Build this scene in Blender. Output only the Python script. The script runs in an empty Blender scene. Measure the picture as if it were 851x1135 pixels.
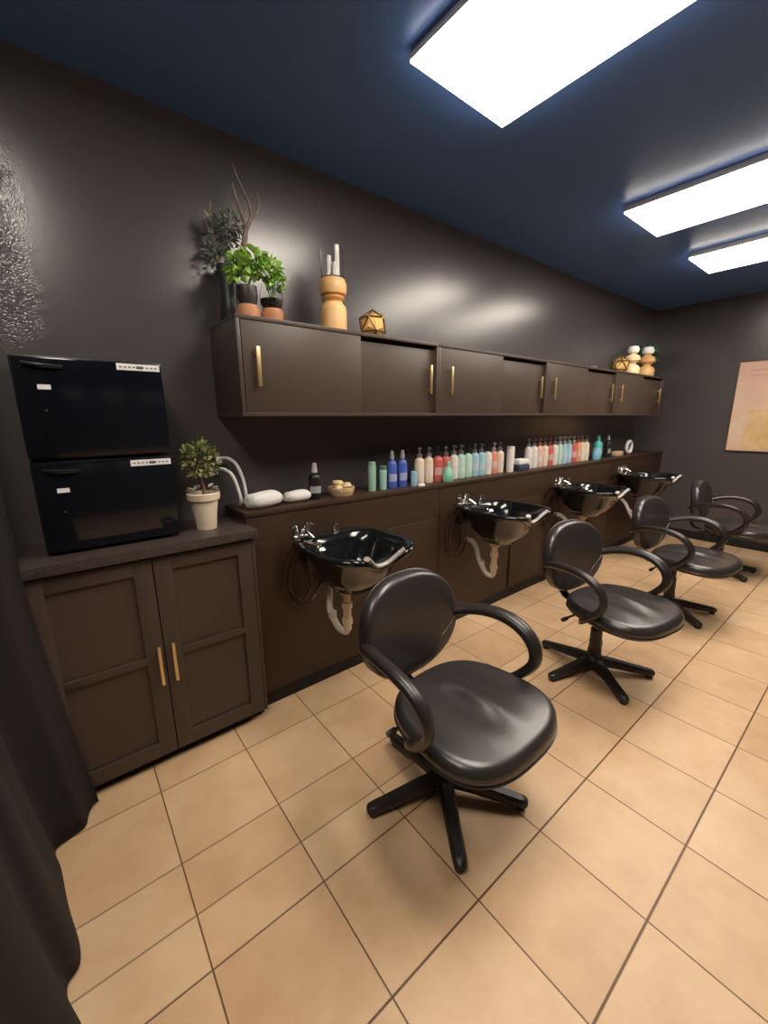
import bpy, bmesh, math, random
from mathutils import Vector, Matrix, Euler
PI = math.pi
C = bpy.context.scene.collection
rnd = random.Random(7)

# ------------------------------------------------------------------ materials
MATS = {}
def mat(name, col, rough=.5, metal=0., spec=.5, coat=0., bump=None, trans=0., emit=None, var=None):
    if name in MATS: return MATS[name]
    m = bpy.data.materials.new(name); m.use_nodes = True
    nt = m.node_tree; b = nt.nodes['Principled BSDF']
    b.inputs['Base Color'].default_value = (*col, 1)
    b.inputs['Roughness'].default_value = rough
    b.inputs['Metallic'].default_value = metal
    b.inputs['Specular IOR Level'].default_value = spec
    b.inputs['Coat Weight'].default_value = coat
    b.inputs['Coat Roughness'].default_value = .12
    b.inputs['Transmission Weight'].default_value = trans
    if emit:
        b.inputs['Emission Color'].default_value = (*emit[0], 1)
        b.inputs['Emission Strength'].default_value = emit[1]
    tc = nt.nodes.new('ShaderNodeTexCoord')
    if var:      # colour variation (scale, second colour, amount)
        n = nt.nodes.new('ShaderNodeTexNoise'); n.inputs['Scale'].default_value = var[0]; n.inputs['Detail'].default_value = 5
        nt.links.new(tc.outputs['Object'], n.inputs['Vector'])
        r = nt.nodes.new('ShaderNodeValToRGB'); r.color_ramp.elements[0].position = .35; r.color_ramp.elements[1].position = .65
        r.color_ramp.elements[0].color = (*col, 1); r.color_ramp.elements[1].color = (*var[1], 1)
        nt.links.new(n.outputs['Fac'], r.inputs['Fac']); nt.links.new(r.outputs['Color'], b.inputs['Base Color'])
    if bump:     # (scale, strength, distance)
        n = nt.nodes.new('ShaderNodeTexNoise'); n.inputs['Scale'].default_value = bump[0]; n.inputs['Detail'].default_value = 3
        nt.links.new(tc.outputs['Object'], n.inputs['Vector'])
        bp = nt.nodes.new('ShaderNodeBump'); bp.inputs['Strength'].default_value = bump[1]; bp.inputs['Distance'].default_value = bump[2]
        nt.links.new(n.outputs['Fac'], bp.inputs['Height']); nt.links.new(bp.outputs['Normal'], b.inputs['Normal'])
    MATS[name] = m
    return m

M_ceiling = mat('navy_ceiling_paint', (.085, .180, .46), .36, spec=.45, bump=(60, .08, .01))
M_brown = mat('brown_cabinet_paint', (.058, .039, .030), .42, spec=.5, bump=(90, .04, .004))
M_panel = mat('brown_panel_paint', (.042, .022, .012), .5, spec=.45, bump=(30, .05, .005))
M_black = mat('black_gap', (.006, .005, .005), .7)  # black of the base strips, panel seams and toe kick
M_top = mat('dark_laminate', (.035, .025, .022), .38, var=(160, (.075, .058, .05)), bump=(200, .08, .002))
M_brass = mat('brushed_brass', (.80, .60, .30), .32, metal=.9)
M_leather = mat('black_vinyl', (.028, .024, .023), .31, spec=.7, bump=(420, .09, .002))
M_plastic = mat('black_plastic', (.018, .015, .014), .42)
M_arm = mat('black_urethane', (.022, .018, .017), .33, bump=(300, .05, .002))
M_chrome = mat('chrome', (.75, .73, .70), .14, metal=1)
M_basin = mat('black_glazed_basin', (.007, .008, .009), .12, spec=.5, coat=.3)
M_cream = mat('cream_pipe', (.72, .58, .40), .4)
M_hose = mat('dark_hose', (.035, .014, .010), .35)
M_white = mat('white_plastic', (.8, .79, .77), .35)
M_towel = mat('white_terry', (.82, .8, .77), .95, bump=(260, .8, .008))
M_gloss = mat('black_glass_door', (.004, .005, .009), .09, spec=.5, coat=.2, bump=(6, .05, .02))
M_blackbody = mat('black_steel_body', (.006, .007, .011), .3)
M_label = mat('white_label', (.8, .8, .8), .5)
M_ink = mat('dark_ink', (.08, .08, .09), .6)
M_pot = mat('cream_ceramic', (.80, .70, .55), .4, var=(14, (.70, .58, .42)))
M_bark = mat('grey_driftwood', (.30, .24, .19), .8, var=(30, (.16, .12, .10)), bump=(60, .6, .01))
M_trunk = mat('brown_stem', (.26, .13, .06), .7)
M_soil = mat('dark_soil', (.03, .02, .015), .9, bump=(100, .8, .01))
M_wood = mat('pale_turned_wood', (.80, .50, .22), .4, var=(9, (.66, .38, .15)))
M_wood2 = mat('orange_wood_ring', (.55, .24, .07), .45)
M_terra = mat('terracotta', (.55, .25, .12), .6, var=(12, (.42, .18, .08)))
M_gold = mat('faceted_gold', (.90, .62, .22), .3, metal=.55)
M_curtain = mat('dark_curtain_cloth', (.011, .0075, .0065), .95, bump=(500, .3, .002))
M_housing = mat('lamp_housing', (.85, .80, .74), .5)
M_diff = mat('lamp_diffuser', (.9, .9, .88), .5, emit=((1., .90, .78), 19.))
M_glass = mat('clear_glass', (1, 1, 1), .03, trans=1.)
M_glass.node_tree.nodes['Principled BSDF'].inputs['IOR'].default_value = 1.06
M_wax = mat('white_wax', (.85, .85, .83), .5)
def leafmat(name, a, b): return mat(name, a, .45, var=(25, b))
M_leaf = leafmat('bright_green_leaf', (.20, .44, .05), (.40, .62, .14))
M_leafg = leafmat('grey_green_leaf', (.10, .13, .10), (.22, .25, .20))
M_leafo = leafmat('olive_leaf', (.09, .14, .03), (.35, .33, .16))
M_leafd = leafmat('dark_wreath_leaf', (.03, .12, .06), (.06, .2, .08))

def wall_mat(name, textured):
    m = bpy.data.materials.new(name); m.use_nodes = True; nt = m.node_tree; N = nt.nodes; L = nt.links
    b = N['Principled BSDF']; b.inputs['Base Color'].default_value = (.079, .071, .073, 1)
    b.inputs['Roughness'].default_value = .26; b.inputs['Specular IOR Level'].default_value = .75
    g = N.new('ShaderNodeNewGeometry')
    n = N.new('ShaderNodeTexNoise'); n.inputs['Scale'].default_value = 35; n.inputs['Detail'].default_value = 4
    L.new(g.outputs['Position'], n.inputs['Vector'])
    bp = N.new('ShaderNodeBump'); bp.inputs['Strength'].default_value = .06; bp.inputs['Distance'].default_value = .006
    L.new(n.outputs['Fac'], bp.inputs['Height'])
    last = bp
    if textured:     # raised crinkled finish at the near left end of the wall, ending in a curly edge
        n2 = N.new('ShaderNodeTexVoronoi'); n2.feature = 'DISTANCE_TO_EDGE'; n2.inputs['Scale'].default_value = 95
        n3 = N.new('ShaderNodeTexNoise'); n3.inputs['Scale'].default_value = 9; n3.inputs['Detail'].default_value = 4
        L.new(g.outputs['Position'], n3.inputs['Vector'])
        mx = N.new('ShaderNodeMix'); mx.data_type = 'VECTOR'; mx.inputs['Factor'].default_value = .12
        L.new(g.outputs['Position'], mx.inputs[4]); L.new(n3.outputs['Color'], mx.inputs[5]); L.new(mx.outputs[1], n2.inputs['Vector'])
        sx = N.new('ShaderNodeSeparateXYZ'); L.new(g.outputs['Position'], sx.inputs[0])
        # edge line x = .10 + .10*(noise-.5) - .12*(z-1.9)
        a = N.new('ShaderNodeMath'); a.operation = 'MULTIPLY_ADD'; a.inputs[1].default_value = .16; a.inputs[2].default_value = .10
        L.new(n3.outputs['Fac'], a.inputs[0])
        z = N.new('ShaderNodeMath'); z.operation = 'MULTIPLY_ADD'; z.inputs[1].default_value = -.07; L.new(sx.outputs['Z'], z.inputs[0]); L.new(a.outputs[0], z.inputs[2])
        d = N.new('ShaderNodeMath'); d.operation = 'SUBTRACT'; L.new(z.outputs[0], d.inputs[0]); L.new(sx.outputs['X'], d.inputs[1])
        k = N.new('ShaderNodeMapRange'); k.inputs['From Min'].default_value = 0; k.inputs['From Max'].default_value = .13
        L.new(d.outputs[0], k.inputs['Value'])
        kz = N.new('ShaderNodeMapRange'); kz.inputs['From Min'].default_value = 1.60; kz.inputs['From Max'].default_value = 1.72; L.new(sx.outputs['Z'], kz.inputs['Value'])
        kk = N.new('ShaderNodeMath'); kk.operation = 'MULTIPLY'; L.new(k.outputs[0], kk.inputs[0]); L.new(kz.outputs[0], kk.inputs[1])
        v = N.new('ShaderNodeMath'); v.operation = 'MULTIPLY'; L.new(n2.outputs['Distance'], v.inputs[0]); L.new(kk.outputs[0], v.inputs[1])
        b2 = N.new('ShaderNodeBump'); b2.inputs['Strength'].default_value = .26; b2.inputs['Distance'].default_value = .014
        L.new(v.outputs[0], b2.inputs['Height']); L.new(bp.outputs['Normal'], b2.inputs['Normal']); last = b2
    L.new(last.outputs['Normal'], b.inputs['Normal'])
    return m
M_wall = wall_mat('charcoal_wall_paint', False)
M_walltex = wall_mat('charcoal_wall_paint_textured', True)

def floor_mat():
    m = bpy.data.materials.new('tan_ceramic_tile'); m.use_nodes = True; nt = m.node_tree; N = nt.nodes; L = nt.links
    b = N['Principled BSDF']; b.inputs['Specular IOR Level'].default_value = .4
    g = N.new('ShaderNodeNewGeometry'); s = N.new('ShaderNodeSeparateXYZ'); L.new(g.outputs['Position'], s.inputs[0])
    def mt(op, *a):
        n = N.new('ShaderNodeMath'); n.operation = op
        for i, v in enumerate(a):
            if isinstance(v, (int, float)): n.inputs[i].default_value = v
            else: L.new(v, n.inputs[i])
        return n.outputs[0]
    X, Y = s.outputs['X'], s.outputs['Y']
    T = .33
    def periodic(c, o):   # distance to the nearest line, index
        u = mt('DIVIDE', mt('SUBTRACT', c, o), T)
        idx = mt('FLOOR', u); fr = mt('SUBTRACT', u, idx)
        return mt('MULTIPLY', mt('MINIMUM', fr, mt('SUBTRACT', 1., fr)), T), idx
    dx, ix = periodic(X, .1167)
    dyn, iyn = periodic(Y, .2175)                     # regular rows
    far = mt('GREATER_THAN', Y, .8775)                  # past .96 m: one row of cut tiles, then whole tiles again
    dyf1 = mt('ABSOLUTE', mt('SUBTRACT', Y, 1.030)); dyf2 = mt('ABSOLUTE', mt('SUBTRACT', Y, 1.207)); dyf3 = mt('ABSOLUTE', mt('SUBTRACT', Y, 1.537))
    dyf = mt('MINIMUM', mt('MINIMUM', dyf1, mt('ABSOLUTE', mt('SUBTRACT', Y, .8775))), mt('MINIMUM', dyf2, dyf3))
    iyf = mt('ADD', mt('GREATER_THAN', Y, 1.03), mt('ADD', mt('GREATER_THAN', Y, 1.207), mt('ADD', mt('GREATER_THAN', Y, 1.537), 20.)))
    def sel(f, a, c): return mt('ADD', mt('MULTIPLY', f, c), mt('MULTIPLY', mt('SUBTRACT', 1., f), a))
    dy = sel(far, dyn, dyf); iy = sel(far, iyn, iyf)
    def line(d, w):
        k = N.new('ShaderNodeMapRange'); k.interpolation_type = 'SMOOTHSTEP'; k.inputs['From Min'].default_value = w * .6; k.inputs['From Max'].default_value = w * 1.5
        k.inputs['To Min'].default_value = 1; k.inputs['To Max'].default_value = 0; L.new(d, k.inputs['Value']); return k.outputs[0]
    lx = line(dx, .0020); ly = line(dy, .0026)
    ly = mt('MULTIPLY', ly, sel(far, 1., .65)); lx = mt('MULTIPLY', lx, .95)
    grout = mt('MAXIMUM', lx, ly)
    cv = N.new('ShaderNodeCombineXYZ'); L.new(ix, cv.inputs[0]); L.new(iy, cv.inputs[1])
    wn = N.new('ShaderNodeTexWhiteNoise'); wn.noise_dimensions = '2D'; L.new(cv.outputs[0], wn.inputs['Vector'])
    n1 = N.new('ShaderNodeTexNoise'); n1.inputs['Scale'].default_value = 5; n1.inputs['Detail'].default_value = 6; n1.inputs['Roughness'].default_value = .6
    off = N.new('ShaderNodeVectorMath'); off.operation = 'MULTIPLY_ADD'; off.inputs[1].default_value = (9, 9, 9); L.new(wn.outputs['Color'], off.inputs[0]); L.new(g.outputs['Position'], off.inputs[2])
    L.new(off.outputs[0], n1.inputs['Vector'])
    r = N.new('ShaderNodeValToRGB'); e = r.color_ramp.elements
    e[0].position = .28; e[0].color = (.57, .355, .195, 1); e[1].position = .72; e[1].color = (.74, .52, .32, 1)
    e2 = e.new(.5); e2.color = (.66, .435, .25, 1)
    fac = mt('ADD', mt('MULTIPLY', n1.outputs['Fac'], .85), mt('MULTIPLY', wn.outputs['Value'], .16))
    L.new(fac, r.inputs['Fac'])
    mx = N.new('ShaderNodeMix'); mx.data_type = 'RGBA'; L.new(grout, mx.inputs['Factor']); L.new(r.outputs['Color'], mx.inputs[6]); mx.inputs[7].default_value = (.11, .055, .025, 1)
    L.new(mx.outputs[2], b.inputs['Base Color'])
    ro = mt('MULTIPLY_ADD', n1.outputs['Fac'], .2, .30); L.new(ro, b.inputs['Roughness'])
    bp = N.new('ShaderNodeBump'); bp.inputs['Strength'].default_value = .4; bp.inputs['Distance'].default_value = .004
    hgt = mt('SUBTRACT', mt('MULTIPLY', n1.outputs['Fac'], .25), grout); L.new(hgt, bp.inputs['Height']); L.new(bp.outputs['Normal'], b.inputs['Normal'])
    return m
M_floor = floor_mat()

def poster_mat():
    m = bpy.data.materials.new('poster_print'); m.use_nodes = True; nt = m.node_tree; N = nt.nodes; L = nt.links
    b = N['Principled BSDF']; b.inputs['Roughness'].default_value = .35
    tc = N.new('ShaderNodeTexCoord'); s = N.new('ShaderNodeSeparateXYZ'); L.new(tc.outputs['Object'], s.inputs[0])
    r = N.new('ShaderNodeValToRGB'); e = r.color_ramp.elements; e[0].position = 0; e[0].color = (.72, .50, .34, 1); e[1].position = 1; e[1].color = (.70, .46, .36, 1)
    e2 = e.new(.45); e2.color = (.76, .55, .42, 1)
    n = N.new('ShaderNodeTexNoise'); n.inputs['Scale'].default_value = 3; L.new(tc.outputs['Object'], n.inputs['Vector'])
    k = N.new('ShaderNodeMapRange'); k.inputs['From Min'].default_value = 0; k.inputs['From Max'].default_value = .91; L.new(s.outputs['Z'], k.inputs['Value'])
    L.new(k.outputs[0], r.inputs['Fac']); 
    mx = N.new('ShaderNodeMix'); mx.data_type = 'RGBA'; mx.blend_type = 'SOFT_LIGHT'; mx.inputs['Factor'].default_value = .5
    L.new(r.outputs['Color'], mx.inputs[6]); L.new(n.outputs['Fac'], mx.inputs[7]); L.new(mx.outputs[2], b.inputs['Base Color'])
    return m

# ------------------------------------------------------------------ mesh tools
class MB:
    def __init__(s): s.bm = bmesh.new()
    def box(s, x0, x1, y0, y1, z0, z1, bev=0., rot=None, piv=None):
        t = bmesh.new(); bmesh.ops.create_cube(t, size=1)
        for v in t.verts: v.co = Vector(((x0+x1)/2 + v.co.x*(x1-x0), (y0+y1)/2 + v.co.y*(y1-y0), (z0+z1)/2 + v.co.z*(z1-z0)))
        if bev: bmesh.ops.bevel(t, geom=list(t.edges), offset=bev, segments=2, affect='EDGES', profile=.6)
        if rot is not None:
            p = Vector(piv); 
            for v in t.verts: v.co = rot @ (v.co - p) + p
        s.merge(t); return s
    def merge(s, t):
        me = bpy.data.meshes.new('t'); t.to_mesh(me); t.free(); s.bm.from_mesh(me); bpy.data.meshes.remove(me)
    def lathe(s, prof, seg=24, c=(0, 0, 0), sx=1., sy=1., M=None, cap=True):
        rings = []
        for r, z in prof:
            ring = []
            for i in range(seg):
                a = 2*PI*i/seg; p = Vector((c[0]+r*sx*math.cos(a), c[1]+r*sy*math.sin(a), c[2]+z))
                if M is not None: p = M @ p
                ring.append(s.bm.verts.new(p))
            rings.append(ring)
        s.bridge(rings)
        if cap:
            if prof[0][0] > 1e-5: s.bm.faces.new(list(reversed(rings[0])))
            if prof[-1][0] > 1e-5: s.bm.faces.new(rings[-1])
        return s
    def bridge(s, rings, closed=True):
        for a, b in zip(rings, rings[1:]):
            n = len(a)
            for i in range(n if closed else n-1):
                j = (i+1) % n
                try: s.bm.faces.new((a[i], a[j], b[j], b[i]))
                except ValueError: pass
    def tube(s, pts, r, seg=10, r2=None, up=None, smooth=4, cap=True):
        """sweep an ellipse (r wide, r2 tall) along a smooth curve through pts; r may be a list"""
        P = [Vector(p) for p in pts]; R = list(r) if isinstance(r, (list, tuple)) else [r]*len(P)
        if smooth > 1 and len(P) > 2:
            Q, RR = [], []
            for i in range(len(P)-1):
                p0 = P[max(i-1, 0)]; p1 = P[i]; p2 = P[i+1]; p3 = P[min(i+2, len(P)-1)]
                for k in range(smooth):
                    t = k/smooth
                    Q.append(.5*((2*p1) + (p2-p0)*t + (2*p0-5*p1+4*p2-p3)*t*t + (3*p1-p0-3*p2+p3)*t**3)); RR.append(R[i]*(1-t)+R[i+1]*t)
            Q.append(P[-1]); RR.append(R[-1]); P, R = Q, RR
        k = (r2 if r2 else 1.)
        rings = []; prev = Vector(up) if up else None
        for i, p in enumerate(P):
            d = (P[min(i+1, len(P)-1)] - P[max(i-1, 0)]).normalized()
            if prev is None:
                prev = Vector((0, 0, 1)) if abs(d.z) < .9 else Vector((1, 0, 0))
            n = (prev - d*prev.dot(d))
            n = n.normalized() if n.length > 1e-4 else d.orthogonal().normalized()
            b = d.cross(n); prev = n if up is None else Vector(up)
            rings.append([s.bm.verts.new(p + b*(R[i]*math.cos(2*PI*j/seg)) + n*(R[i]*k*math.sin(2*PI*j/seg))) for j in range(seg)])
        s.bridge(rings)
        if cap:
            s.bm.faces.new(list(reversed(rings[0]))); s.bm.faces.new(rings[-1])
        return s
    def rings(s, R, cap0=True, cap1=True):
        V = [[s.bm.verts.new(p) for p in ring] for ring in R]; s.bridge(V)
        if cap0: s.bm.faces.new(list(reversed(V[0])))
        if cap1: s.bm.faces.new(V[-1])
        return s
    def leaf(s, p, d, n, L, W, fold=.15):
        d = d.normalized(); b = d.cross(n).normalized(); n = b.cross(d)
        v = [s.bm.verts.new(q) for q in (p, p+d*L*.35+b*W*.5+n*fold*L, p+d*L*.75+b*W*.35+n*fold*L*.8, p+d*L, p+d*L*.75-b*W*.35+n*fold*L*.8, p+d*L*.35-b*W*.5+n*fold*L, p+d*L*.5)]
        for a, c in ((0, 1), (1, 2), (2, 3), (3, 4), (4, 5), (5, 0)): s.bm.faces.new((v[6], v[a], v[c]))
    def build(s, name, m, parent=None, smooth=True, angle=40):
        bmesh.ops.recalc_face_normals(s.bm, faces=s.bm.faces)
        me = bpy.data.meshes.new(name); s.bm.to_mesh(me); s.bm.free()
        me.materials.append(m)
        o = bpy.data.objects.new(name, me); C.objects.link(o)
        if smooth:
            me.polygons.foreach_set('use_smooth', [True]*len(me.polygons)); me.set_sharp_from_angle(angle=math.radians(angle))
        if parent: o.parent = parent
        return o
def tag(o, label, cat, group=None, kind=None):
    o['label'] = label; o['category'] = cat
    if group: o['group'] = group
    if kind: o['kind'] = kind
    return o
def thing(name, loc, label, cat, group=None, rz=0.):
    o = bpy.data.objects.new(name, None); C.objects.link(o); o.location = loc; o.rotation_euler = (0, 0, rz); o.empty_display_size = .1
    return tag(o, label, cat, group)
def struct(o, label=None):
    o['kind'] = 'structure'
    if label: o['label'] = label
    return o
def copy_tree(o, parent=None):
    c = o.copy(); C.objects.link(c); c.parent = parent
    for ch in list(o.children): copy_tree(ch, c)
    return c
def relabel(o, label):
    o['label'] = label; return o

# ------------------------------------------------------------------ setting
XB, YW, YP, CZ = 5.62, 2.0, 1.75, 2.575
struct(MB().box(-1.6, XB, -2.4, YW, -.05, 0).build('floor', M_floor, smooth=False), 'tan ceramic tile floor with brown grout')
struct(MB().box(-1.6, XB, -2.4, YW, CZ, CZ+.05).build('ceiling', M_ceiling, smooth=False), 'navy blue painted ceiling')
struct(MB().box(-1.6, XB, YW, YW+.06, -.05, CZ+.05).build('wall_left', M_walltex, smooth=False), 'dark charcoal wall behind the cabinets')
struct(MB().box(XB, XB+.06, -2.4, YW+.06, -.05, CZ+.05).build('wall_back', M_wall, smooth=False), 'dark charcoal far wall with the poster')
struct(MB().box(-1.6, XB+.06, -2.46, -2.4, -.05, CZ+.05).build('wall_right', M_wall, smooth=False), 'dark wall opposite the basins')
struct(MB().box(-1.66, -1.6, -2.46, YW+.06, -.05, CZ+.05).build('wall_front', M_wall, smooth=False), 'dark wall behind the camera')
struct(MB().box(.605, XB, YP, YW, 0, .966).build('wall_low', M_panel, smooth=False), 'low brown panelled wall the basins hang on')
m = MB(); m.box(.600, XB, YP-.006, YW, .966, .986, .002)
struct(m.build('trim_1', M_panel), 'brown ledge cap on top of the low wall')
struct(MB().box(.62, XB, YP-.009, YP, 0, .055, .002).build('baseboard_left', M_black), 'black base strip under the low wall')
struct(MB().box(XB-.012, XB, -2.4, YP-.01, 0, .09, .003).build('baseboard_back', M_black), 'black base strip under the far wall')
def access(n, x0, x1):
    m = MB(); m.box(x0, x1, YP-.011, YP, .09, .775, .003)
    return struct(m.build('trim_%d' % n, M_panel), 'flat brown access panel under the basins')
for i, x in enumerate((1.385, 2.62, 3.85)): access(i+2, x, x+.42)
m = MB(); m.box(1.832, 1.838, YP-.0015, YP, .055, .966)
m.box(4.27+.02, 4.296, YP-.0015, YP, .055, .966)
struct(m.build('trim_5', M_black, smooth=False), 'dark vertical seams between wall panels')

# ------------------------------------------------------------------ ceiling lights
def make_light(w):
    r = thing('ceiling_light', (0, 0, CZ), 'wide white lit rectangular ceiling light', 'ceiling light', 'lit rectangular ceiling lights')
    m = MB(); L = 1.22; h = .045
    R = []
    for k, (ix, z) in enumerate(((0.012, 0), (0.0, -.022), (0, -.036))):
        R.append([Vector((sx*(w/2-ix), sy*(L/2-ix), z)) for sx, sy in ((-1, -1), (1, -1), (1, 1), (-1, 1))])
    m.rings(R).build('housing', M_housing, r, smooth=False)
    m = MB(); m.rings([[Vector((sx*(w/2-ix), sy*(L/2-ix), z)) for sx, sy in ((-1, -1), (1, -1), (1, 1), (-1, 1))] for ix, z in ((.004, -.0365), (.0, -.0425), (.006, -.046))])
    m.build('diffuser', M_diff, r, smooth=False)
    return r
lt = make_light(.50)
ycen = 1.221 - .61
for i, (x, lab) in enumerate(((1.343, 'largest and nearest lit rectangular ceiling light at the top of the photo'),
                              (3.003, 'middle lit rectangular ceiling light, between the nearest and the farthest one'),
                              (4.14, 'smallest and farthest lit rectangular ceiling light, near the far wall'),
                              (-.24, 'lit rectangular ceiling light overhead, above the curtain and outside the picture'))):
    o = lt if i == 0 else copy_tree(lt)
    o.location = (x, ycen, CZ); relabel(o, lab)

# ------------------------------------------------------------------ upper sliding door cabinets
def handle(name, x, y, z0, z1, w, parent):
    m = MB(); m.box(x-w/2, x+w/2, y-.024, y-.016, z0, z1, .002)
    for z in (z0+.022, z1-.022): m.box(x-.004, x+.004, y-.018, y, z-.005, z+.005)
    return m.build(name, M_brass, parent)
UX = [.600, 1.715, 2.830, 3.975, 5.095]
UL = ['nearest brown wall cabinet, under the plant, wooden vase and gold ball', 'second brown wall cabinet from the near end, nothing standing on top',
      'third brown wall cabinet from the near end, with the small white dish on top', 'farthest brown wall cabinet, under the far wooden ornaments']
for i in range(4):
    x0, x1 = UX[i]+.0008, UX[i+1]-.0008; W = x1-x0
    r = thing('wall_cabinet', (x0, YW, 1.402), UL[i], 'cabinet', 'sliding door wall cabinets in a row')
    Y0, Y1 = -.335, -.002; H = .385; t = .016
    m = MB()
    m.box(0, W, Y0, Y1, 0, t, .0015); m.box(0, W, Y0, Y1, H-t, H, .0015)
    m.box(0, t, Y0+.001, Y1, t, H-t, .001); m.box(W-t, W, Y0+.001, Y1, t, H-t, .001)
    m.box(t, W-t, -.012, Y1, t, H-t)
    m.build('carcass', M_brown, r)
    mid = W*.53
    d = MB().box(t+.001 if i else t+.004, mid, Y0+.004, Y0+.018, t+.001, H-t-.001, .001).build('door', M_brown, r)
    hx = .075 if i == 0 else .095
    handle('handle', hx, Y0+.004, .118, .27, .017, d)
    d = MB().box(mid-.02, W-t-.001, Y0+.026, Y0+.040, t+.001, H-t-.018, .001).build('door', M_brown, r)
    handle('handle', W-.05, Y0+.026, .118, .27, .017, d)

# ------------------------------------------------------------------ lower cabinet and its worktop
r = thing('base_cabinet', (-.172, 1.66, 0), 'brown two door base cabinet with brass handles under the black towel warmers', 'cabinet')
W, D = .774, .335
m = MB(); m.box(0, W, .018, D, .05, .897, .001); m.box(.0, W, .05, D, 0, .05)
m.box(W-.012, W, 0.0, .02, .05, .897, .001)
m.build('carcass', M_brown, r)
MB().box(.002, W-.014, .045, .05, 0.0, .05).build('toe_kick', M_black, r, smooth=False)
def shaker(x0, x1, hx):
    m = MB(); s = .062; z0, z1 = .052, .888
    m.box(x0, x1, .012, .018, z0, z1)
    m.box(x0, x0+s, 0, .018, z0, z1, .0015); m.box(x1-s, x1, 0, .018, z0, z1, .0015)
    for a, b in ((z0, z0+.062), (.470, .498), (z1-.055, z1)): m.box(x0+s-.001, x1-s+.001, 0, .018, a, b, .0015)
    d = m.build('door', M_brown, r)
    handle('handle', hx, 0, .375, .54, .012, d)
shaker(.004, .3805, .362); shaker(.3845, W-.014, .412)
o = MB().box(-.175, .612, 1.640, 1.998, .898, .936, .003).build('worktop', M_top); tag(o, 'dark speckled worktop slab lying on the base cabinet', 'worktop')

# ------------------------------------------------------------------ towel warmers
def warmer(z, H, lab, grp):
    r = thing('towel_warmer', (-.082, 1.735, z), lab, 'towel warmer', grp); W, D = .425, .26
    MB().box(0, W, .02, D, .008, H, .006).build('body', M_blackbody, r)
    for x in (.04, W-.04):
        for y in (.045, D-.03): MB().lathe([(.012, 0), (.012, .0085)], 12, (x, y, 0)).build('foot', M_plastic, r)
    m = MB(); m.box(.006, W-.006, 0, .0195, .014, H-.006, .006)
    d = m.build('door', M_gloss, r)
    m = MB(); m.tube([(.03, -.004, H-.028), (.075, -.012, H-.033), (.13, -.004, H-.034)], .006, 8, 1.2)
    m.build('handle', M_blackbody, d)
    m = MB(); m.box(W-.145, W-.012, -.0012, 0, H-.032, H-.010)
    l = m.build('sticker', M_label, d, smooth=False)
    m = MB()
    for k in range(9):
        if k == 4: continue
        x = W-.137 + k*.0135; m.box(x, x+.008, -.0018, -.0011, H-.0235, H-.0195)
    m.box(W-.085, W-.065, -.0018, -.0011, H-.026, H-.017)
    m.build('lettering', M_ink, l, smooth=False)
    m = MB(); m.box(.058, .092, -.0012, 0, H-.105, H-.09); m.build('display', M_label, d, smooth=False)
    m = MB(); m.lathe([(.004, 0), (.004, .003)], 12, M=Matrix.Translation((.07, 0, H-.17)) @ Matrix.Rotation(PI/2, 4, 'X')); m.build('knob', M_chrome, d)
    return r
warmer(.936, .322, 'glossy black towel warmer standing on the worktop, lower of the two', 'stacked black towel warmers')
warmer(1.2585, .335, 'glossy black towel warmer stacked on top of the other one', 'stacked black towel warmers')

# ------------------------------------------------------------------ topiary
r = thing('potted_topiary', (.452, 1.80, .936), 'small round leafed topiary in a cream pot on the worktop beside the towel warmers', 'plant')
MB().lathe([(.030, 0), (.040, 0), (.046, .06), (.056, .125), (.064, .127), (.066, .152), (.060, .156), (.054, .150), (.052, .13)], 28).build('pot', M_pot, r)
MB().lathe([(.0, .132), (.052, .134)], 20, cap=False).build('soil', M_soil, r)
MB().tube([(0, 0, .13), (.006, .004, .17), (-.003, 0, .21), (.004, 0, .27)], [.009, .007, .006, .005], 8).build('stem', M_trunk, r)
m = MB()
def ball_leaves(m, c, R, n, L, W, sq=1.):
    for i in range(n):
        a = rnd.uniform(0, 2*PI); u = rnd.uniform(-1, 1); s_ = math.sqrt(1-u*u)
        d = Vector((s_*math.cos(a), s_*math.sin(a), u)); p = Vector(c) + Vector((d.x, d.y, d.z*sq))*R*rnd.uniform(.45, 1.)
        dd = (d + Vector((rnd.uniform(-.8, .8), rnd.uniform(-.8, .8), rnd.uniform(-.6, .8)))).normalized()
        m.leaf(p, dd, Vector((rnd.uniform(-1, 1), rnd.uniform(-1, 1), rnd.uniform(.2, 1))), L*rnd.uniform(.7, 1.2), W*rnd.uniform(.7, 1.2))
ball_leaves(m, (0, 0, .295), .072, 330, .028, .017, 1.05)
m.build('foliage', M_leafo, r)
m = MB()
for a, z in ((.5, .19), (2.6, .18), (4.0, .20), (5.6, .185)):
    for k in range(6):
        d = Vector((math.cos(a+rnd.uniform(-.4, .4)), math.sin(a+rnd.uniform(-.4, .4)), rnd.uniform(-.1, .5)))
        m.leaf(Vector((math.cos(a)*.03, math.sin(a)*.03, z-.02)), d, Vector((0, 0, 1)), .04, .018)
m.build('foliage', mat('pale_leaf', (.55, .55, .42), .5), r)

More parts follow.
